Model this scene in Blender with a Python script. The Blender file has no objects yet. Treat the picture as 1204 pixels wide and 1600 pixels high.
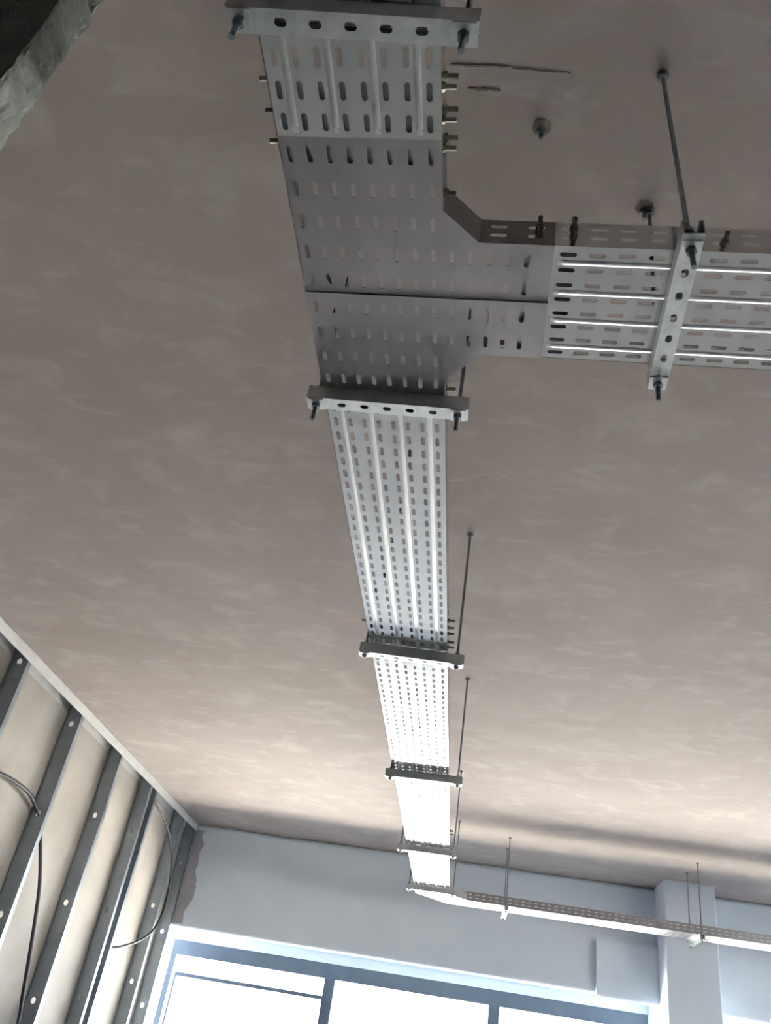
import bpy, math, random
from mathutils import Vector, Matrix, noise
random.seed(7)
S = bpy.context.scene
COL = S.collection
PI = math.pi
EYE = 1.5                      # camera height above the floor

# ------------------------------------------------------------------ camera
cam_d = bpy.data.cameras.new('camera'); cam = bpy.data.objects.new('camera', cam_d); COL.objects.link(cam)
yaw, pit, rol = -.1655, .5907, .1771
F = Vector((math.sin(yaw)*math.cos(pit), math.cos(yaw)*math.cos(pit), math.sin(pit)))
R0 = Vector((math.cos(yaw), -math.sin(yaw), 0)); U0 = R0.cross(F)
R1 = math.cos(rol)*R0 + math.sin(rol)*U0; U1 = -math.sin(rol)*R0 + math.cos(rol)*U0
cam.matrix_world = Matrix(((R1.x, U1.x, -F.x, 0), (R1.y, U1.y, -F.y, 0), (R1.z, U1.z, -F.z, EYE), (0, 0, 0, 1)))
cam_d.sensor_fit = 'VERTICAL'; cam_d.sensor_height = 24; cam_d.lens = 1300/1600*24
cam_d.clip_start = .02
S.camera = cam

# ------------------------------------------------------------------ sky, sun, exposure
w = bpy.data.worlds.new('sky'); S.world = w; w.use_nodes = True
bg = w.node_tree.nodes['Background']
bg.inputs[0].default_value = (.78, .89, 1, 1); bg.inputs[1].default_value = 4.6
sun_d = bpy.data.lights.new('sun', 'SUN'); sun_d.energy = 114; sun_d.angle = .01; sun_d.color = (1, .95, .88)
sun = bpy.data.objects.new('sun', sun_d); COL.objects.link(sun)
SE = math.radians(74)
sun.rotation_euler = Vector((.03, math.cos(SE), -math.sin(SE))).to_track_quat('-Z', 'Y').to_euler()
sun.location = (0, -8, 14)
S.view_settings.view_transform = 'Standard'; S.view_settings.look = 'None'
S.view_settings.gamma = 1; S.view_settings.use_curve_mapping = False
S.view_settings.exposure = 1.06
S.cycles.use_denoising = True
S.cycles.max_bounces = 10; S.cycles.diffuse_bounces = 6; S.cycles.glossy_bounces = 5; S.cycles.transparent_max_bounces = 12
S.cycles.caustics_reflective = False
S.cycles.sample_clamp_indirect = 10

# ------------------------------------------------------------------ materials
def mat(name, col, rough=.6, metal=0., col2=None, scale=6., detail=6., bump=0., bscale=60., rvar=0., spec=.5, stretch=None, lo=.35, hi=.65):
    m = bpy.data.materials.new(name); m.use_nodes = True
    nt = m.node_tree; p = nt.nodes['Principled BSDF']
    p.inputs['Base Color'].default_value = (*col, 1); p.inputs['Roughness'].default_value = rough
    p.inputs['Metallic'].default_value = metal
    p.inputs['Specular IOR Level'].default_value = spec
    tc = nt.nodes.new('ShaderNodeTexCoord'); vec = tc.outputs['Object']
    if stretch:
        mp = nt.nodes.new('ShaderNodeMapping'); mp.inputs['Scale'].default_value = stretch
        nt.links.new(vec, mp.inputs[0]); vec = mp.outputs[0]
    def noi(sc, dt, dist=0.):
        n = nt.nodes.new('ShaderNodeTexNoise'); n.inputs['Scale'].default_value = sc; n.inputs['Detail'].default_value = dt
        n.inputs['Distortion'].default_value = dist; nt.links.new(vec, n.inputs['Vector']); return n
    if col2:
        n = noi(scale, detail, .4); r = nt.nodes.new('ShaderNodeValToRGB')
        r.color_ramp.elements[0].position = lo; r.color_ramp.elements[1].position = hi
        r.color_ramp.elements[0].color = (*col, 1); r.color_ramp.elements[1].color = (*col2, 1)
        nt.links.new(n.outputs['Fac'], r.inputs[0]); nt.links.new(r.outputs[0], p.inputs['Base Color'])
    if rvar:
        n = noi(scale*1.7, 4); mr = nt.nodes.new('ShaderNodeMapRange')
        mr.inputs['From Min'].default_value = .3; mr.inputs['From Max'].default_value = .7
        mr.inputs['To Min'].default_value = rough-rvar; mr.inputs['To Max'].default_value = rough+rvar
        nt.links.new(n.outputs['Fac'], mr.inputs[0]); nt.links.new(mr.outputs[0], p.inputs['Roughness'])
    if bump:
        n = noi(bscale, 6); b = nt.nodes.new('ShaderNodeBump'); b.inputs['Strength'].default_value = bump; b.inputs['Distance'].default_value = .01
        nt.links.new(n.outputs['Fac'], b.inputs['Height']); nt.links.new(b.outputs[0], p.inputs['Normal'])
    return m

def ceiling_material():
    m = mat('skimmed_concrete', (.36, .32, .285), .85, 0, None, bump=.12, bscale=14)
    nt = m.node_tree; p = nt.nodes['Principled BSDF']; L = nt.links.new
    tc = [n for n in nt.nodes if n.type == 'TEX_COORD'][0]
    def noi(sc, dt, dist, stretch=(1, 1, 1), rot=0, rough=.55):
        mp = nt.nodes.new('ShaderNodeMapping'); mp.inputs['Scale'].default_value = stretch; mp.inputs['Rotation'].default_value = (0, 0, rot)
        L(tc.outputs['Object'], mp.inputs[0])
        n = nt.nodes.new('ShaderNodeTexNoise'); n.inputs['Scale'].default_value = sc; n.inputs['Detail'].default_value = dt
        n.inputs['Distortion'].default_value = dist; n.inputs['Roughness'].default_value = rough; L(mp.outputs[0], n.inputs['Vector']); return n
    def ramp(n, a, b, ca, cb):
        r = nt.nodes.new('ShaderNodeValToRGB'); e = r.color_ramp.elements
        e[0].position = a; e[1].position = b; e[0].color = (*ca, 1); e[1].color = (*cb, 1); L(n.outputs['Fac'], r.inputs[0]); return r
    def mix(fac, a, b, f=None):
        x = nt.nodes.new('ShaderNodeMixRGB')
        if fac is None: x.inputs[0].default_value = f
        else: L(fac, x.inputs[0])
        L(a, x.inputs[1])
        if isinstance(b, tuple): x.inputs[2].default_value = (*b, 1)
        else: L(b, x.inputs[2])
        return x.outputs[0]
    base = ramp(noi(.9, 6, 1.2), .3, .7, CEIL_A, CEIL_B)
    pat = ramp(noi(3.4, 4, .6, (1, 1.4, 1), .5), .52, .78, (0, 0, 0), (.44, .44, .44))
    pat2 = ramp(noi(6.5, 3, .6, (.7, 1.6, 1), -.35), .58, .78, (0, 0, 0), (.38, .38, .38))
    dark = ramp(noi(2.0, 7, 1.5), .60, .80, (0, 0, 0), (.22, .22, .22))
    c = mix(pat.outputs[0], base.outputs[0], CEIL_C)
    c = mix(pat2.outputs[0], c, CEIL_C)
    c = mix(dark.outputs[0], c, tuple(v*.7 for v in CEIL_A))
    L(c, p.inputs['Base Color'])
    return m
CEIL_A, CEIL_B, CEIL_C = (.345, .293, .270), (.40, .345, .320), (.56, .51, .482)

M = {}
M['ceiling'] = ceiling_material()
M['floor'] = mat('floor_screed', (.58, .58, .58), .7, 0, (.66, .66, .66), 1.4, bump=.05)
M['paint'] = mat('grey_white_paint', (.68, .75, .845), .55, 0, (.72, .79, .88), 2.2, bump=.03, bscale=30)
M['bare'] = mat('bare_concrete', (.10, .098, .095), .9, 0, (.15, .145, .14), 2.5, bump=.2, bscale=20)
M['rough'] = mat('rough_render', (.15, .163, .15), .95, 0, (.23, .245, .228), 14, bump=.6, bscale=70)
M['filler'] = mat('unpainted_plaster', (.36, .35, .38), .85, 0, (.42, .41, .44), 9)
M['board'] = mat('beige_board', (.33, .30, .265), .6, 0, (.41, .375, .34), 2.0, 5, bump=.04)
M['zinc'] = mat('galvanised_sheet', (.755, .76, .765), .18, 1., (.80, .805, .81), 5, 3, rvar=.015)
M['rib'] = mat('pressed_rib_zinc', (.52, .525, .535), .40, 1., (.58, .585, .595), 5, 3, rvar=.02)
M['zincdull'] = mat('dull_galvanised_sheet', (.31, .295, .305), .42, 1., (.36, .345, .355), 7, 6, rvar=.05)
M['strut'] = mat('galvanised_channel', (.55, .57, .58), .42, 1., (.66, .68, .69), 30, 4, rvar=.06)
M['rod'] = mat('zinc_plated_rod', (.20, .23, .25), .42, .9, (.28, .31, .33), 60, 3)
M['bolt'] = mat('zinc_bolt', (.22, .21, .17), .5, .85, (.29, .28, .23), 60, 3)
M['stud'] = mat('steel_stud', (.30, .335, .375), .38, .9, (.36, .395, .435), 8, 4, rvar=.06)
M['track'] = mat('pale_steel_track', (.62, .61, .60), .5, .3, (.68, .67, .66), 8, 4)
M['cable'] = mat('dark_cable_jacket', (.035, .037, .045), .6)
M['alu'] = mat('grey_window_aluminium', (.085, .115, .155), .42, .2, (.10, .13, .17), 4)
M['stain'] = mat('dark_stain', (.17, .145, .125), .95, 0, (.25, .22, .19), 30, 5)
M['ground'] = mat('gravel_ground', (.42, .41, .395), .9, 0, (.48, .47, .455), .6, 5)
M['added_terrace'] = mat('pale_paving', (.58, .56, .53), .9, 0, (.64, .62, .59), .8, 5)
g = bpy.data.materials.new('clear_glass'); g.use_nodes = True; nt = g.node_tree; nt.nodes.clear()
o_ = nt.nodes.new('ShaderNodeOutputMaterial'); mx = nt.nodes.new('ShaderNodeMixShader'); tr = nt.nodes.new('ShaderNodeBsdfTransparent'); gl = nt.nodes.new('ShaderNodeBsdfGlossy')
tr.inputs[0].default_value = (.95, .97, .97, 1); gl.inputs['Roughness'].default_value = .02; mx.inputs[0].default_value = .06
nt.links.new(tr.outputs[0], mx.inputs[1]); nt.links.new(gl.outputs[0], mx.inputs[2]); nt.links.new(mx.outputs[0], o_.inputs[0]); M['glass'] = g

# ------------------------------------------------------------------ helpers
class MB:
    def __init__(s): s.v = []; s.f = []; s.k = {}
    def p(s, c):
        key = (round(c[0], 5), round(c[1], 5), round(c[2], 5))
        i = s.k.get(key)
        if i is None: i = s.k[key] = len(s.v); s.v.append(tuple(c))
        return i
    def face(s, pts):
        ids = []
        for c in pts:
            i = s.p(c)
            if not ids or (ids[-1] != i): ids.append(i)
        if len(ids) > 2 and ids[0] == ids[-1]: ids.pop()
        if len(set(ids)) == len(ids) and len(ids) > 2: s.f.append(ids)
    def box(s, a, b):
        x0, y0, z0 = a; x1, y1, z1 = b
        c = [(x, y, z) for z in (z0, z1) for y in (y0, y1) for x in (x0, x1)]
        for q in ((0, 2, 3, 1), (4, 5, 7, 6), (0, 1, 5, 4), (2, 6, 7, 3), (0, 4, 6, 2), (1, 3, 7, 5)): s.face([c[i] for i in q])
        return s
    def prism(s, poly, z0, z1):
        s.face([(x, y, z0) for x, y in reversed(poly)]); s.face([(x, y, z1) for x, y in poly])
        n = len(poly)
        for i in range(n):
            (xa, ya), (xb, yb) = poly[i], poly[(i+1) % n]
            s.face([(xa, ya, z0), (xb, yb, z0), (xb, yb, z1), (xa, ya, z1)])
        return s
    def cyl(s, a, b, r, n=12, r2=None, rot=0):
        a = Vector(a); b = Vector(b); d = (b-a).normalized()
        t = Vector((0, 0, 1)) if abs(d.z) < .9 else Vector((1, 0, 0))
        u = d.cross(t).normalized(); v = d.cross(u); r2 = r if r2 is None else r2
        A = [a+(u*math.cos(2*PI*i/n+rot)+v*math.sin(2*PI*i/n+rot))*r for i in range(n)]
        B = [b+(u*math.cos(2*PI*i/n+rot)+v*math.sin(2*PI*i/n+rot))*r2 for i in range(n)]
        for i in range(n):
            j = (i+1) % n; s.face([A[i], A[j], B[j], B[i]])
        s.face(A[::-1]); s.face(B)
        return s
    def tube(s, pts, r, n=10):
        pts = [Vector(p) for p in pts]; rings = []; u = None
        for i, p in enumerate(pts):
            d = (pts[min(i+1, len(pts)-1)]-pts[max(i-1, 0)]).normalized()
            if u is None:
                t = Vector((1, 0, 0)) if abs(d.x) < .9 else Vector((0, 1, 0)); u = d.cross(t).normalized()
            u = (u-d*u.dot(d)).normalized(); v = d.cross(u)
            rings.append([p+(u*math.cos(2*PI*k/n)+v*math.sin(2*PI*k/n))*r for k in range(n)])
        for a, b in zip(rings, rings[1:]):
            for k in range(n): s.face([a[k], a[(k+1) % n], b[(k+1) % n], b[k]])
        s.face(rings[0][::-1]); s.face(rings[-1])
        return s
    def perf(s, O, U, V, N, us, vs, sw, sl, t, skip=None, seg=3):
        """sheet of thickness t with an obround slot (width sw along U, length sl along V) in every cell"""
        O = Vector(O); U = Vector(U); V = Vector(V); N = Vector(N)
        P = lambda a, b, h: O+U*a+V*b+N*h
        for i in range(len(us)-1):
            for j in range(len(vs)-1):
                x0, x1, y0, y1 = us[i], us[i+1], vs[j], vs[j+1]; cx = (x0+x1)/2; cy = (y0+y1)/2
                if skip and skip(i, j, cx, cy):
                    for h in (0, t): s.face([P(x0, y0, h), P(cx, y0, h), P(x1, y0, h), P(x1, y1, h), P(cx, y1, h), P(x0, y1, h)])
                    continue
                r = sw/2; k = max(sl/2-r, 0)
                Lf = [(cx-r*math.cos(PI/2-a*PI/2/seg), cy-k-r*math.sin(PI/2-a*PI/2/seg)) for a in range(seg+1)]
                Lf += [(cx-r*math.cos(a*PI/2/seg), cy+k+r*math.sin(a*PI/2/seg)) for a in range(seg+1)]
                Rt = [(2*cx-a, b) for a, b in Lf]
                for h in (0, t):
                    s.face([P(x0, y0, h), P(cx, y0, h)]+[P(a, b, h) for a, b in Lf]+[P(cx, y1, h), P(x0, y1, h)])
                    s.face([P(cx, y0, h), P(x1, y0, h), P(x1, y1, h), P(cx, y1, h)]+[P(a, b, h) for a, b in Rt[::-1]])
                for side in (Lf, Rt):
                    for (a, b), (c, d) in zip(side, side[1:]): s.face([P(a, b, 0), P(c, d, 0), P(c, d, t), P(a, b, t)])
        for a, b, c, d in ((us[0], vs[0], us[-1], vs[0]), (us[-1], vs[0], us[-1], vs[-1]), (us[-1], vs[-1], us[0], vs[-1]), (us[0], vs[-1], us[0], vs[0])):
            s.face([P(a, b, 0), P(c, d, 0), P(c, d, t), P(a, b, t)])
        return s
    def build(s, name, m, parent=None, smooth=False, loc=None):
        me = bpy.data.meshes.new(name); me.from_pydata([tuple(v) for v in s.v], [], s.f); me.validate()
        me.materials.append(M[m])
        if smooth:
            me.shade_smooth()
        o = bpy.data.objects.new(name, me); COL.objects.link(o)
        if parent: o.parent = parent
        if loc: o.location = loc
        return o
def tag(o, label, cat, group=None):
    o['label'] = label; o['category'] = cat
    if group: o['group'] = group
    return o
def struct(o, label=None):
    o['kind'] = 'structure'
    if label: o['label'] = label
    return o
def empty(name, loc=(0, 0, 0), rz=0.):
    o = bpy.data.objects.new(name, None); COL.objects.link(o); o.location = loc; o.rotation_euler = (0, 0, rz); o.empty_display_size = .1
    return o
def copy_part(o, parent, loc=None):
    c = o.copy(); COL.objects.link(c); c.parent = parent
    if loc is not None: c.location = loc
    return c
def lin(a, b, n): return [a+(b-a)*i/n for i in range(n+1)]

# key heights and planes (metres, floor at 0)
HC = EYE+1.99        # ceiling
HT = EYE+1.413       # underside of the cable trays
YB = 9.32            # inner face of back wall
XL = -3.0            # room-side face of the stud wall
XR = 5.6
YN = -1.8

# ------------------------------------------------------------------ setting
fl = MB().box((XL-.5, YN-.3, -.15), (XR+.3, 10.22, 0)).build('floor', 'floor'); struct(fl, 'grey screed floor of the unfinished room')
ce = MB().box((XL-.5, YN-.3, HC), (XR+.3, 10.22, HC+.32)).build('ceiling', 'ceiling'); struct(ce, 'mottled taupe skim-coated concrete ceiling')
tc_ = MB().box((-40, 10.22, -.3), (40, 12.6, -.14)).build('added_terrace', 'added_terrace'); struct(tc_, 'unseen pale paving added outside the windows to bounce sunlight in')  # added out of view as a sunlit bounce surface for the ceiling
gr = MB().box((-60, 12.6, -.4), (60, 80, -.2)).build('outdoor_ground', 'ground'); struct(gr, 'darker ground beyond the pale paving')

rs = MB().box((-18, -8, HC+.32), (18, 10.22, HC+.6)).build('added_roof_slab', 'bare'); struct(rs, 'unseen concrete roof slab added to shade the ground by the facade')  # added out of view; its edge sets where the sunlit ground begins
LZ = EYE+1.0         # lintel underside
wb = MB()
wb.box((XL-.3, YB, LZ), (XR, YB+.65, HC-.03))          # downstand beam, shadow gap on top
wb.box((XL-.3, YB+.04, HC-.03), (XR, YB+.65, HC))
wb.box((XL-.3, YB+.1, 0), (XR, YB+.65, .9))            # unseen parapet added below the windows to hold glare off nearer trays
wall_back = wb.build('wall_back', 'paint'); struct(wall_back, 'grey-white painted downstand wall above the windows')
# boxing beside the column, both sides
for x0, x1 in ((1.285, 1.868), (2.345, 2.86)):
    MB().box((x0, YB-.06, EYE+.965), (x1, YB+.05, EYE+1.43)).build('boxing', 'paint', wall_back)
# rounded plaster nosing along the lintel underside
for x0, x1, dy in ((XL-.02, 1.285, 0), (1.285, 1.868, -.06), (2.345, 2.86, -.06), (2.86, XR, 0)):
    m_ = MB(); prof = [(YB+dy+.03-.03*math.cos(a*PI/10), LZ+(-.035 if dy else 0)-.03*math.sin(a*PI/10)) for a in range(11)]
    for (ya, za), (yb2, zb2) in zip(prof, prof[1:]): m_.face([(x0, ya, za), (x1, ya, za), (x1, yb2, zb2), (x0, yb2, zb2)])
    m_.face([(x0, a, b) for a, b in prof]); m_.face([(x1, a, b) for a, b in prof])
    m_.build('nosing', 'paint', wall_back)
# strip left unpainted in the corner, wavy edge
pts = [(XL+.0, HC-.06)]; n = 26
for i in range(n+1):
    z = HC-.06-(HC-.06-LZ)*i/n
    pts.append((XL+.10+.05*noise.noise((0, i*.37, 2))+.09*max(0, math.sin((i/n-.35)*5.2))**2*(.6+.4*noise.noise((3, i*.6, 0))), z))
pts.append((XL, LZ))
m_ = MB(); m_.face([(x, YB-.004, z) for x, z in pts]); m_.face([(x, YB+.001, z) for x, z in pts])
for a, b in zip(pts, pts[1:]+pts[:1]): m_.face([(a[0], YB-.004, a[1]), (b[0], YB-.004, b[1]), (b[0], YB+.001, b[1]), (a[0], YB+.001, a[1])])
m_.build('unpainted_strip', 'filler', wall_back)
# window head panel under the lintel, set back
YW = YB+.55
MB().box((XL-.3, YW-.02, EYE+.907), (XR, YW+.08, LZ)).build('window_head', 'paint', wall_back)

# columns against the back wall
def column(x0, x1, label):
    m = MB(); b = .012; y0 = YB-.44; y1 = YB+.64
    m.prism([(x0+b, y0), (x1-b, y0), (x1, y0+b), (x1, y1), (x0, y1), (x0, y0+b)], 0, HC)
    o = m.build('column', 'paint'); tag(o, label, 'column'); return o
column(1.868, 2.345, 'grey-white square column standing against the window wall under the tray')

# windows
FZ0, FZ1 = .9, EYE+.907
GZ1 = EYE+.767
def window(n, x0, x1, fl_, fr_, sash=False):
    e = empty('window_%d' % n, ((x0+x1)/2, YW, FZ0)); struct(e, None)
    def bar(name, a, b, mname='alu'):
        m = MB().box(Vector(a)-e.location, Vector(b)-e.location); return m.build(name, mname, e)
    y0, y1 = YW, YW+.07
    bar('frame_head', (x0, y0, GZ1), (x1, y1, FZ1)); bar('frame_sill', (x0, y0, FZ0), (x1, y1, FZ0+.07))
    bar('frame_jamb', (x0, y0, FZ0+.07), (x0+fl_, y1, GZ1)); bar('frame_jamb', (x1-fr_, y0, FZ0+.07), (x1, y1, GZ1))
    bar('pane', (x0+fl_, y0+.03, FZ0+.07), (x1-fr_, y0+.036, GZ1), 'glass')
    if sash:
        a, b = x0+fl_, x1-fr_
        s0 = MB()
        zt = EYE+.605
        s0.box(Vector((a+.04, y0-.02, zt-.035))-e.location, Vector((b, y0+.025, zt))-e.location)
        s0.build('transom', 'alu', e)
        MB().box(Vector((a+.04, y0-.02, FZ0+.07))-e.location, Vector((a+.06, y0+.025, zt-.035))-e.location).build('stile', 'alu', e)
    return e
window(1, -3.1, -1.355, .06, .055, True)
window(2, -1.355, .352, .055, .055)
window(3, .352, 1.868, .055, .05)
window(4, 2.345, 4.0, .05, .05)
window(5, 4.0, XR, .05, .05)

# other walls, out of sight
gs = MB().box((XR+.3, -30, -.4), (60, 10.2, -.2)).build('side_ground', 'ground'); struct(gs, 'dark ground outside the right wall')
RW = ((1.5, 6.0),); RZ0, RZ1 = .85, 2.62  # unseen window opening, added to brighten the room from the right
wr = MB().box((XR, YN, 0), (XR+.25, YB+.65, RZ0)).box((XR, YN, RZ1), (XR+.25, YB+.65, HC))
wr.box((XR, YN, RZ0), (XR+.25, RW[0][0], RZ1)).box((XR, RW[0][1], RZ0), (XR+.25, YB+.65, RZ1))
for i, (a, b) in enumerate(RW):
    e = empty('window_%d' % (6+i), (XR+.1, (a+b)/2, RZ0)); struct(e)
    o = e.location
    for na, p, q_ in (('frame_head', (XR+.09, a, RZ1-.06), (XR+.15, b, RZ1)), ('frame_sill', (XR+.09, a, RZ0), (XR+.15, b, RZ0+.06)), ('frame_jamb', (XR+.09, a, RZ0+.06), (XR+.15, a+.06, RZ1-.06)),
                      ('frame_jamb', (XR+.09, b-.06, RZ0+.06), (XR+.15, b, RZ1-.06)), ('mullion', (XR+.09, (a+b)/2-.03, RZ0+.06), (XR+.15, (a+b)/2+.03, RZ1-.06))):
        MB().box(Vector(p)-o, Vector(q_)-o).build(na, 'alu', e)
    for y0, y1 in ((a+.06, (a+b)/2-.03), ((a+b)/2+.03, b-.06)):
        MB().box(Vector((XR+.117, y0, RZ0+.06))-o, Vector((XR+.123, y1, RZ1-.06))-o).build('pane', 'glass', e)
wr = wr.build('wall_right', 'paint'); struct(wr, 'unseen painted right wall with one window added for light')
wn = MB().box((XL-.4, YN-.25, 0), (XR+.25, YN, HC)).build('wall_near', 'bare'); struct(wn, 'bare concrete wall behind the camera')

wf = MB().box((XL-.4, YN, 0), (XL-.13, .83, HC)).build('wall_left_far', 'bare'); struct(wf, 'bare concrete side wall behind the stub wall')
# rough rendered stub wall close to the camera, upper left corner of the picture
def rough_wall():
    m = MB(); x1 = -.955; y0, y1 = .742, .824; x0 = XL-.1
    nz = 240
    def ex(z): return x1+.007*noise.noise((z*9, 0, 1))+.006*noise.noise((z*34, 4, 1))
    def yf(z): return y1+.010*noise.noise((z*8, 7, 1))+.005*noise.noise((z*31, 9, 2))
    def yn(z): return y0+.006*noise.noise((z*7, 17, 1))
    K = 12
    rows = []
    for i in range(nz+1):
        z = HC*i/nz; row = [(x0, yn(z), z)]
        for k in range(K+1):
            t = k/K; y = yn(z)*(1-t)+yf(z)*t
            row.append((ex(z)+.004*noise.noise((y*60, z*30, 3))-.030*max(0, noise.noise((y*55, z*16, 8))-.38)-.004*(abs(2*t-1)**6), y, z))
        row.append((x0, yf(z), z)); rows.append(row)
    for a, b in zip(rows, rows[1:]):
        for k in range(len(a)-1): m.face([a[k], a[k+1], b[k+1], b[k]])
    return m.build('wall_left_near', 'rough')
struct(rough_wall(), 'rough grey-green rendered end of a stub wall near the camera')

# stains and gouges on the ceiling
def mark(poly):
    m = MB(); m.prism(poly, HC-.0015, HC+.001); return m.build('stain', 'stain', ce)
def streak(x0, y0, x1, y1, wd, n=14, sd=0):
    up, dn = [], []
    for i in range(n+1):
        t = i/n; x = x0+(x1-x0)*t; y = y0+(y1-y0)*t; k = wd*(.35+.65*math.sin(PI*t)**.5)*(.7+.5*noise.noise((t*9, sd, 0)))
        c = .003*noise.noise((t*5, sd, 3)); up.append((x, y+c+k/2)); dn.append((x, y+c-k/2))
    return mark(dn+up[::-1])
streak(-.205, 1.022, -.07, 1.026, .007, sd=1); streak(-.06, 1.030, .075, 1.040, .004, sd=2)
streak(-.165, 1.078, -.085, 1.084, .010, sd=3)

# ------------------------------------------------------------------ stud wall on the left
wl = empty('wall_left', (XL-.1, 4, 0)); struct(wl, 'open metal stud partition with beige boards behind the studs')
DX = .12                               # stud depth
def wpart(name, m, mb):
    for i, v in enumerate(mb.v): mb.v[i] = (v[0]-wl.location.x, v[1]-wl.location.y, v[2])
    mb.k = {}
    return mb.build(name, m, wl)
studs = [(1.95, 1.3), (2.93, .7), (3.93, 1.1), (4.915, 1.904), (5.89, 1.84), (6.815, 1.411), (7.83, 1.112), (8.775, 1.061)]
YW0 = .83
wpart('top_track', 'track', MB().box((XL-.002-DX, YW0, HC-.003), (XL+.002, YB, HC)).box((XL, YW0, HC-.075), (XL+.002, YB, HC)).box((XL-DX-.002, YW0, HC-.06), (XL-DX, YB, HC)))
wpart('bottom_track', 'stud', MB().box((XL-.002-DX, YW0, 0), (XL+.002, YB, .003)).box((XL, YW0, 0), (XL+.002, YB, .05)))
def stud(y, hz):
    hz += EYE
    m = MB(); z0, z1 = .003, HC-.004; pitch = .66; t = .0015
    first = hz-pitch*math.floor((hz-z0-.05)/pitch)
    zs = [z0]; c = first; cells = []
    while c+.045 < z1:
        zs += [c-.04, c+.04]; c += pitch
    zs.append(z1)
    xs0, xs1 = XL-DX+.002, XL-.0005
    holes = set(range(1, len(zs)-1, 2))
    m.perf((0, y, 0), (1, 0, 0), (0, 0, 1), (0, 1, 0), [xs0, (xs0+xs1)/2-.028, (xs0+xs1)/2+.028, xs1], zs, .034, .042, t,
           skip=lambda i, j, cx, cy: i != 1 or j not in holes, seg=4)
    for x in (xs0, xs1-t): m.box((x, y, z0), (x+t, y+.048, z1))               # flanges
    for x in (xs0+t, xs1-t-.009): m.box((x, y+.0465, z0), (x+.009, y+.048, z1))  # lips
    # stiffening grooves pressed in the web
    for x in (xs0+.010, xs1-.016): m.box((x, y-.0025, z0), (x+.005, y, z1))
    return wpart('metal_stud', 'stud', m)
for y, hz in studs: stud(y, hz)
stud(7.665, 1.5)                     # doubled stud
stud(9.26, .9)                       # stud in the corner
ys = [YW0]+[y+.025 for y, _ in studs]+[YB]
for a, b in zip(ys, ys[1:]):
    wpart('back_board', 'board', MB().box((XL-DX-.016, a+.001, 0), (XL-DX-.003, b-.001, HC)))

def spline(pts, n=10):
    pts = [Vector(p) for p in pts]; out = []
    P = [pts[0]*2-pts[1]]+pts+[pts[-1]*2-pts[-2]]
    for i in range(1, len(P)-2):
        for k in range(n):
            t = k/n; a, b, c, d = P[i-1:i+3]
            out.append(.5*((2*b)+(-a+c)*t+(2*a-5*b+4*c-d)*t*t+(-a+3*b-3*c+d)*t**3))
    out.append(pts[-1]); return out
xc = XL-.06
c1 = MB().tube(spline([(xc, 4.95, EYE+1.18), (xc+.005, 5.165, EYE+1.241), (xc+.015, 5.387, EYE+1.258), (xc+.015, 5.651, EYE+1.247), (xc, 5.85, EYE+1.195), (xc, 5.93, EYE+1.165),
    (xc+.005, 6.06, EYE+1.03), (xc+.01, 6.24, EYE+.814), (xc+.01, 6.34, EYE+.655), (xc+.01, 6.475, EYE+.382), (xc+.01, 6.604, EYE+.096), (xc+.01, 6.68, EYE-.1), (xc+.01, 6.72, EYE-.7), (xc+.01, 6.72, .02)]), .0135).build('cable', 'cable', smooth=True)
tag(c1, 'dark flexible conduit drooping through the second visible stud from the left', 'cable')
c2 = MB().tube(spline([(xc+.02, 7.88, EYE+1.86), (xc+.04, 8.0, EYE+1.815), (XL+.02, 8.31, EYE+1.717), (XL+.03, 8.635, EYE+1.541), (XL+.03, 8.812, EYE+1.327), (XL+.03, 8.869, EYE+1.091), (XL+.03, 8.767, EYE+.884), (XL+.02, 8.5, EYE+.732), (XL-.02, 8.148, EYE+.621), (xc, 8.0, EYE+.59)]), .011).build('cable', 'cable', smooth=True)
tag(c2, 'dark cable looping out of the stud wall near the window corner', 'cable')

# ------------------------------------------------------------------ cable trays
CP, RP = .0385, .0577          # slot pitch across and along
TW = 8*CP                      # tray width .308
FH = .075                      # side height
T = .0015
TX0 = -.472; TX1 = TX0+TW
def local(e, mb, name, m, parent=None):
    L = e.location
    for i, v in enumerate(mb.v): mb.v[i] = (v[0]-L.x, v[1]-L.y, v[2]-L.z)
    mb.k = {}
    return mb.build(name, m, parent or e)
bolt_mesh = None
def bolt(e, p, d, m='bolt', ln=.022):
    """hex bolt through a flange at world point p, pointing along d (outwards)"""
    global bolt_mesh
    if bolt_mesh is None:
        b = MB().cyl((0, 0, 0), (0, 0, .006), .0085, 6).cyl((0, 0, .006), (0, 0, .026), .005, 8)
        b.cyl((0, 0, -.004), (0, 0, -.0005), .009, 10)
        o = b.build('bolt', m); bolt_mesh = o.data; bpy.data.objects.remove(o)
    o = bpy.data.objects.new('bolt', bolt_mesh); COL.objects.link(o); o.parent = e
    o.location = Vector(p)-e.location; o.rotation_euler = Vector(d).to_track_quat('Z', 'Y').to_euler()
    return o
def flange(mb, p0, p1, slots=True, z=HT, off=0.):
    p0 = Vector((*p0, 0)); p1 = Vector((*p1, 0)); d = p1-p0; ln = d.length; u = d/ln; N = u.cross(Vector((0, 0, 1)))
    n = max(1, round((ln-.01)/RP)) if slots else 1
    us = lin(0, ln, n)
    # slots run along the tray: length axis V = u, width axis U = z
    mb.perf((p0.x, p0.y, z), (0, 0, 1), u, N, [0, .012, .040, .068, FH], us, .010, .034, T,
            skip=lambda i, j, cx, cy: (not slots) or i in (0, 3))
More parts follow.
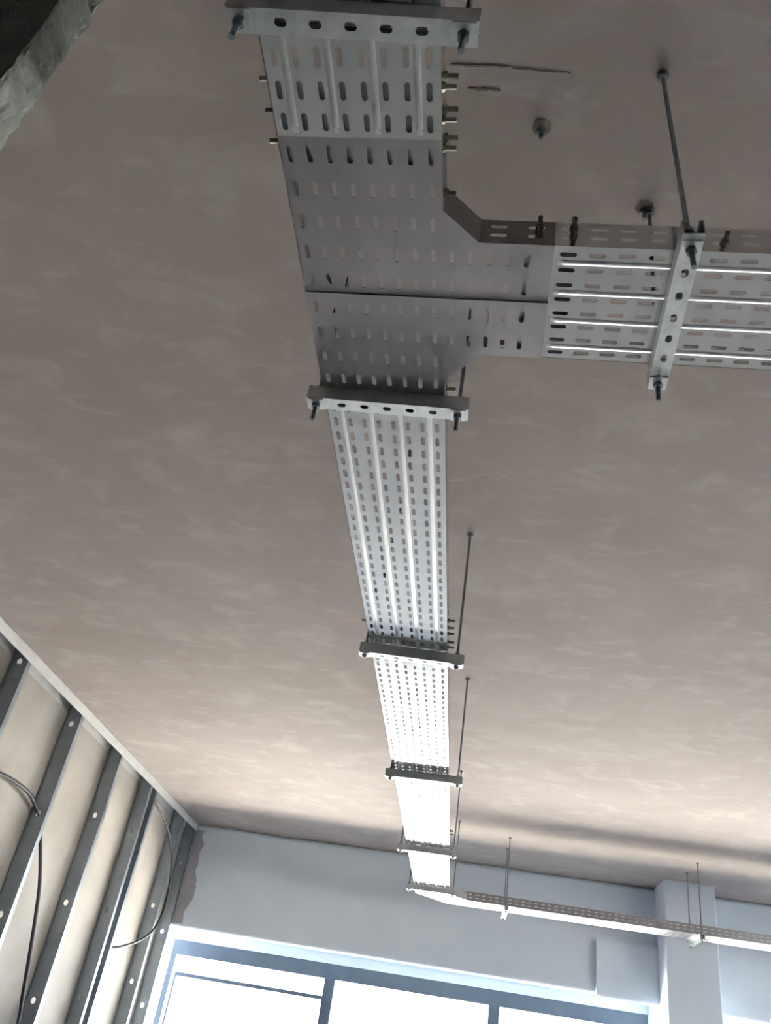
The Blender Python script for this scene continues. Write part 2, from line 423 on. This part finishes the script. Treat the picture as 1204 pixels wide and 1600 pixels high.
def straight_tray(name, axis, a, b, c0, label, m='zinc', bolts=(), splices=(), group=None, off=0.):
    """axis 'y': runs from y=a to y=b with left edge x=c0; axis 'x': runs along x with near edge y=c0"""
    if axis == 'y': e = empty(name, (c0+TW/2, (a+b)/2, HT))
    else: e = empty(name, ((a+b)/2, c0+TW/2, HT))
    D = Vector((0, 1, 0)) if axis == 'y' else Vector((1, 0, 0)); A = Vector((1, 0, 0)) if axis == 'y' else Vector((0, 1, 0))
    O = A*c0+D*a+Vector((0, 0, HT))
    n = max(1, round((b-a)/RP)); vs = lin(0, b-a, n); us = lin(0, TW, 8)
    local(e, MB().perf(O, A, D, (0, 0, 1), us, vs, .0105, .034, T), 'base', m)
    for k in (0, 1):
        f = MB(); c = c0 if k == 0 else c0+TW
        if axis == 'y': flange(f, (c, a), (c, b))
        else: flange(f, (a, c), (b, c))
        local(e, f, 'side_flange', m)
    for k in (1, 3, 5, 7):                       # pressed ribs on the underside
        r = MB(); c = c0+TW*k/8
        prof = [(-.0065, 0), (-.004, -.0010), (-.0015, -.0015), (.0015, -.0015), (.004, -.0010), (.0065, 0)]
        a2, b2 = a+.020, b-.020
        P = lambda s, t, h: A*(c+s)+D*t+Vector((0, 0, HT+h))
        for (s0, h0), (s1, h1) in zip(prof, prof[1:]): r.face([P(s0, a2, h0), P(s1, a2, h1), P(s1, b2, h1), P(s0, b2, h0)])
        r.face([P(s, a2-.012*(h == 0), h) for s, h in prof]); r.face([P(s, b2+.012*(h == 0), h) for s, h in prof])
        local(e, r, 'rib', 'rib')
    for s0, s1 in splices:                       # joint plates lying inside on the tray floor
        q0 = A*(c0+.006)+D*s0; q1 = A*(c0+TW-.006)+D*s1
        local(e, MB().box((q0.x, q0.y, HT+.007), (q1.x, q1.y, HT+.009)), 'splice_plate', 'zincdull')
    for s, z, side in bolts:
        c = c0 if side < 0 else c0+TW
        bolt(e, A*c+D*s+Vector((0, 0, HT+z)), A*side)
    tag(e, label, 'cable tray', group)
    return e
YJ0, YJ1 = .862, 1.585         # tee ends along the main run
YS0, YS1 = 1.084, 1.392        # branch edges
XJ = .062                      # tee end on the branch
straight_tray('cable_tray', 'y', .10, YJ0, TX0, 'short ribbed galvanised tray overhead, nearest the camera at the top edge',
    bolts=[(.775, .02, 1), (.775, .055, 1), (.835, .02, 1), (.835, .055, 1), (.775, .04, -1), (.835, .04, -1)], splices=[(.755, .860)])
straight_tray('cable_tray', 'y', YJ1, 2.945, TX0, 'ribbed galvanised tray just past the tee, up to its first joint',
    bolts=[(1.625, .03, 1), (2.86, .025, 1), (2.91, .025, 1), (2.86, .055, 1), (2.88, .03, -1), (1.63, .03, -1)], splices=[(1.60, 1.672), (2.83, 2.944)])
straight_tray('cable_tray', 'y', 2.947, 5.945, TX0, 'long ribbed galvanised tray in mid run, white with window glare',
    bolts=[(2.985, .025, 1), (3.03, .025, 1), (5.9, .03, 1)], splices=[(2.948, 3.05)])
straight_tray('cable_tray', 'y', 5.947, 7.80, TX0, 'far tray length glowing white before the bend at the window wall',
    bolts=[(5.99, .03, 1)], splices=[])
straight_tray('cable_tray', 'x', XJ, 3.2, YS0, 'ribbed branch tray leaving the tee to the right edge',
    bolts=[(.098, .03, -1), (.098, .058, -1), (.39, .03, -1)], splices=[(.064, .135)])

# tee piece
tee = empty('tray_tee', ((TX0+TX1)/2, 1.22, HT))
ROW = .0757; rows = [.895+ROW*(k-.5) for k in range(0, 10)]
cols = [TX0+CP*k for k in range(9)]
bcols = [TX1+CP*k for k in range(0, 6)]+[XJ]
seam = .895+ROW*4.42
def teeplate(y0, y1, z, lo):
    m = MB()
    vs = [y0]+[r for r in rows if y0+.012 < r < y1-.012]+[y1]
    def sk(us_, vs_): return lambda i, j, cx, cy: (vs_[j+1]-vs_[j] < .06) or (us_[i+1]-us_[i] < .03)
    m.perf((0, 0, z), (1, 0, 0), (0, 1, 0), (0, 0, 1), cols, vs, .010, .034, T, skip=sk(cols, vs))
    by0, by1 = max(y0, YS0), min(y1, YS1)
    vb = [by0]+[r for r in rows if by0+.012 < r < by1-.012]+[by1]
    m.perf((0, 0, z), (1, 0, 0), (0, 1, 0), (0, 0, 1), bcols, vb, .010, .034, T, skip=lambda i, j, cx, cy: (vb[j+1]-vb[j] < .045) or i > 4)
    if lo: m.prism([(TX1, YS0-.074), (TX1+.074, YS0), (TX1, YS0)], z, z+T)
    else: m.prism([(TX1, YS1), (TX1+.092, YS1), (TX1, YS1+.092)], z, z+T)
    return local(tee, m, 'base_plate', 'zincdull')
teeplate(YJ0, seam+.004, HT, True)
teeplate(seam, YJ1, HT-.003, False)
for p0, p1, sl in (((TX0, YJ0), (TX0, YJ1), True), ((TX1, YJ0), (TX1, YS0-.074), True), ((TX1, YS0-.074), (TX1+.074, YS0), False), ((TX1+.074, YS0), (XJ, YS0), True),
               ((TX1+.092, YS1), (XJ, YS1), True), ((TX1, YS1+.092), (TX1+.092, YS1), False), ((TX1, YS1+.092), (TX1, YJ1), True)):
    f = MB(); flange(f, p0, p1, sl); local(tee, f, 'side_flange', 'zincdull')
local(tee, MB().box((TX0+.006, YJ0+.002, HT+.007), (TX1-.006, .928, HT+.009)), 'splice_plate', 'zincdull')
local(tee, MB().box((-.02, YS0+.006, HT+.007), (XJ-.002, YS1-.006, HT+.009)), 'splice_plate', 'zincdull')
for p, d in (((TX1, .89, .02), (1, 0, 0)), ((TX1, .89, .055), (1, 0, 0)), ((TX0, .89, .03), (-1, 0, 0)), ((.03, YS0, .03), (0, -1, 0)), ((.03, YS0, .058), (0, -1, 0)), ((TX1, 1.55, .03), (1, 0, 0)), ((TX1, .985, .02), (1, 0, 0))):
    bolt(tee, (p[0], p[1], HT+p[2]), d)
tag(tee, 'dull grey slotted tee junction joining main run and branch tray', 'cable tray')

# bend and tray along the window wall
BY0 = 8.13; BY1 = BY0+TW
bend = empty('tray_bend', (-.25, 8.1, HT))
poly = [(TX0, 7.802), (TX1, 7.802), (TX1, BY0-.15), (TX1+.15, BY0), (.05, BY0), (.05, BY1), (TX1-.02, BY1), (TX0, BY1-.30)]
m = MB(); m.perf((0, 0, HT), (1, 0, 0), (0, 1, 0), (0, 0, 1), cols, lin(7.802, BY0-.01, 4), .0105, .034, T)
m.perf((0, 0, HT), (1, 0, 0), (0, 1, 0), (0, 0, 1), lin(TX1+.0, .05, 6), lin(BY0, BY1, 5), .0105, .034, T)
m.prism([(TX1, BY0-.15), (TX1+.15, BY0), (TX1, BY0)], HT, HT+T)
m.prism([(TX0, BY0-.01), (TX1, BY0-.01), (TX1, BY1), (TX1-.02, BY1), (TX0, BY1-.30)], HT, HT+T)
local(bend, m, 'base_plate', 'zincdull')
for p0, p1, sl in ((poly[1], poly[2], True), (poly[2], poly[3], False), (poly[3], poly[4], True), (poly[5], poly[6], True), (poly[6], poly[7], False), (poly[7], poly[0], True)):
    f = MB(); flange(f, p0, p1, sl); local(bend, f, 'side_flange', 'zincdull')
for x in (-.01, .06): bolt(bend, (x-.02, BY0, HT+.055), (0, -1, 0))
tag(bend, 'dull grey tray bend turning the run along the window wall', 'cable tray')
straight_tray('cable_tray', 'x', .052, 4.5, BY0, 'far slotted tray running along the window wall and past the column', m='zincdull')

# loose thin cable lying in the trays, seen through the slots
zc = HT+T+.0045
def wire(pts, label):
    o = MB().tube(spline([(x, y, zc) for x, y in pts], 12), .004, 8).build('thin_cable', 'cable', smooth=True); tag(o, label, 'cable')
wire([(-.25, 1.69), (-.262, 1.80), (-.28, 1.95), (-.31, 2.1), (-.345, 2.3), (-.385, 2.52), (-.40, 2.66)], 'thin black cable lying inside the tray past the tee, seen through its slots')
wire([(-.43, 1.12), (-.415, 1.2), (-.395, 1.24), (-.428, 1.33), (-.44, 1.4)], 'thin black cable inside the tee near its left edge, seen through slots')

# ------------------------------------------------------------------ trapeze hangers
def hanger(x, y, rz, half, rods, label, drop=.05, hole0=None, top=HT-.0036, group=None, nh=None, lean=None):
    """channel along local x; rods = local x offsets"""
    h = .041; w_ = .041; t = .0025
    e = empty('trapeze_hanger', (x, y, top-h), rz)
    m = MB(); nh = nh or int(round(2*half/.0575))
    us = lin(-.0205, .0205, 1)
    vs = [-half]+[-.0575*(nh-1)/2+.0575*(k-.5) for k in range(1, nh)]+[half]
    m.perf((0, 0, 0), (0, 1, 0), (1, 0, 0), (0, 0, 1), us, vs, .0135, .021, t, seg=4)
    for s in (-1, 1):
        y0, y1 = sorted((s*.0205, s*(.0205-t))); m.box((-half, y0, t), (half, y1, h))
        y0, y1 = sorted((s*(.0205-t), s*.011)); m.box((-half, y0, h-t), (half, y1, h))
        y0, y1 = sorted((s*.011, s*(.011+t))); m.box((-half, y0, h-.0085), (half, y1, h-t))
    m.build('channel', 'strut', e)
    first = True
    for i, rx in enumerate(rods):
        zt = HC-(top-h)
        dx, dy = (lean[i] if lean else (0, 0))
        pt = lambda z: (rx+dx*z/zt, dy*z/zt, z)
        MB().cyl(pt(-drop), pt(zt), .0052, 10).build('threaded_rod', 'rod', e, smooth=False)
        MB().cyl(pt(-.0135), pt(-.0035), .0105, 6).build('nut', 'rod', e)
        MB().box((rx-.019, -.019, -.0035), (rx+.019, .019, -.0002)).build('square_washer', 'strut', e)
        MB().cyl(pt(h+.003), pt(h+.013), .0105, 6).build('nut', 'rod', e)
        MB().cyl((rx+dx, dy, zt-.014), (rx+dx, dy, zt-.004), .0115, 6).cyl((rx+dx, dy, zt-.004), (rx+dx, dy, zt+.0005), .015, 16).build('ceiling_anchor', 'rod', e)
    tag(e, label, 'hanger', 'trapeze hangers under the trays' if group is None else group)
    return e
XM = -.3025
hanger(XM, .645, .055, .205, (-.182, .182), 'slotted channel hanger at the top edge, closest to the camera', .055)
hanger(XM, 1.556, .02, .203, (-.180, .177), 'slotted channel hanger at the lower end of the tee', .055)
hanger(XM, 3.035, .055, .207, (-.185, .180), 'tilted channel hanger at the first tray joint below the tee', .018)
hanger(XM+.005, 4.60, -.04, .212, (-.185, .187), 'fourth hanger along the main run, where the glare begins', .018)
hanger(XM-.02, 6.32, -.02, .212, (-.19, .19), 'fifth hanger along the main run, amid the white glare', .018)
hanger(XM-.02, 7.745, -.02, .212, (-.19, .19), 'last hanger on the main run, right before the bend', .018)
hanger(.318, 1.216, PI/2-.03, .206, (-.174, .190), 'pale channel hanger carrying the branch tray on one long rod', .055, lean=((0, .028), (0, 0)))
hanger(.335, BY0+TW/2, PI/2, .225, (-.205, .205), 'small hanger on the window wall tray nearest the bend', .02)
hanger(2.0, BY0+TW/2, PI/2, .225, (-.205, .205), 'small hanger on the window wall tray before the column', .02)

# leftover anchors in the ceiling
def anchor(x, y, label):
    e = empty('ceiling_anchor_stub', (x, y, HC))
    MB().cyl((0, 0, -.004), (0, 0, .001), .0125, 18).build('flange_washer', 'rod', e)
    MB().cyl((0, 0, -.013), (0, 0, -.004), .0105, 6).build('nut', 'rod', e)
    MB().cyl((0, 0, -.034), (0, 0, -.013), .0052, 10).build('rod_end', 'rod', e)
    MB().prism([(.024*math.cos(a*PI/9)*(1+.3*noise.noise((a, x, 1))), -.012+.022*math.sin(a*PI/9)*(1+.3*noise.noise((a, y, 5)))) for a in range(18)], -.0012, .0008).build('drill_scuff', 'stain', e)
    tag(e, label, 'anchor')
anchor(.02, 1.185, 'small anchor bolt stub in the ceiling between main run and long rod')
anchor(.308, 1.404, 'small anchor bolt stub in the ceiling just above the branch tray')
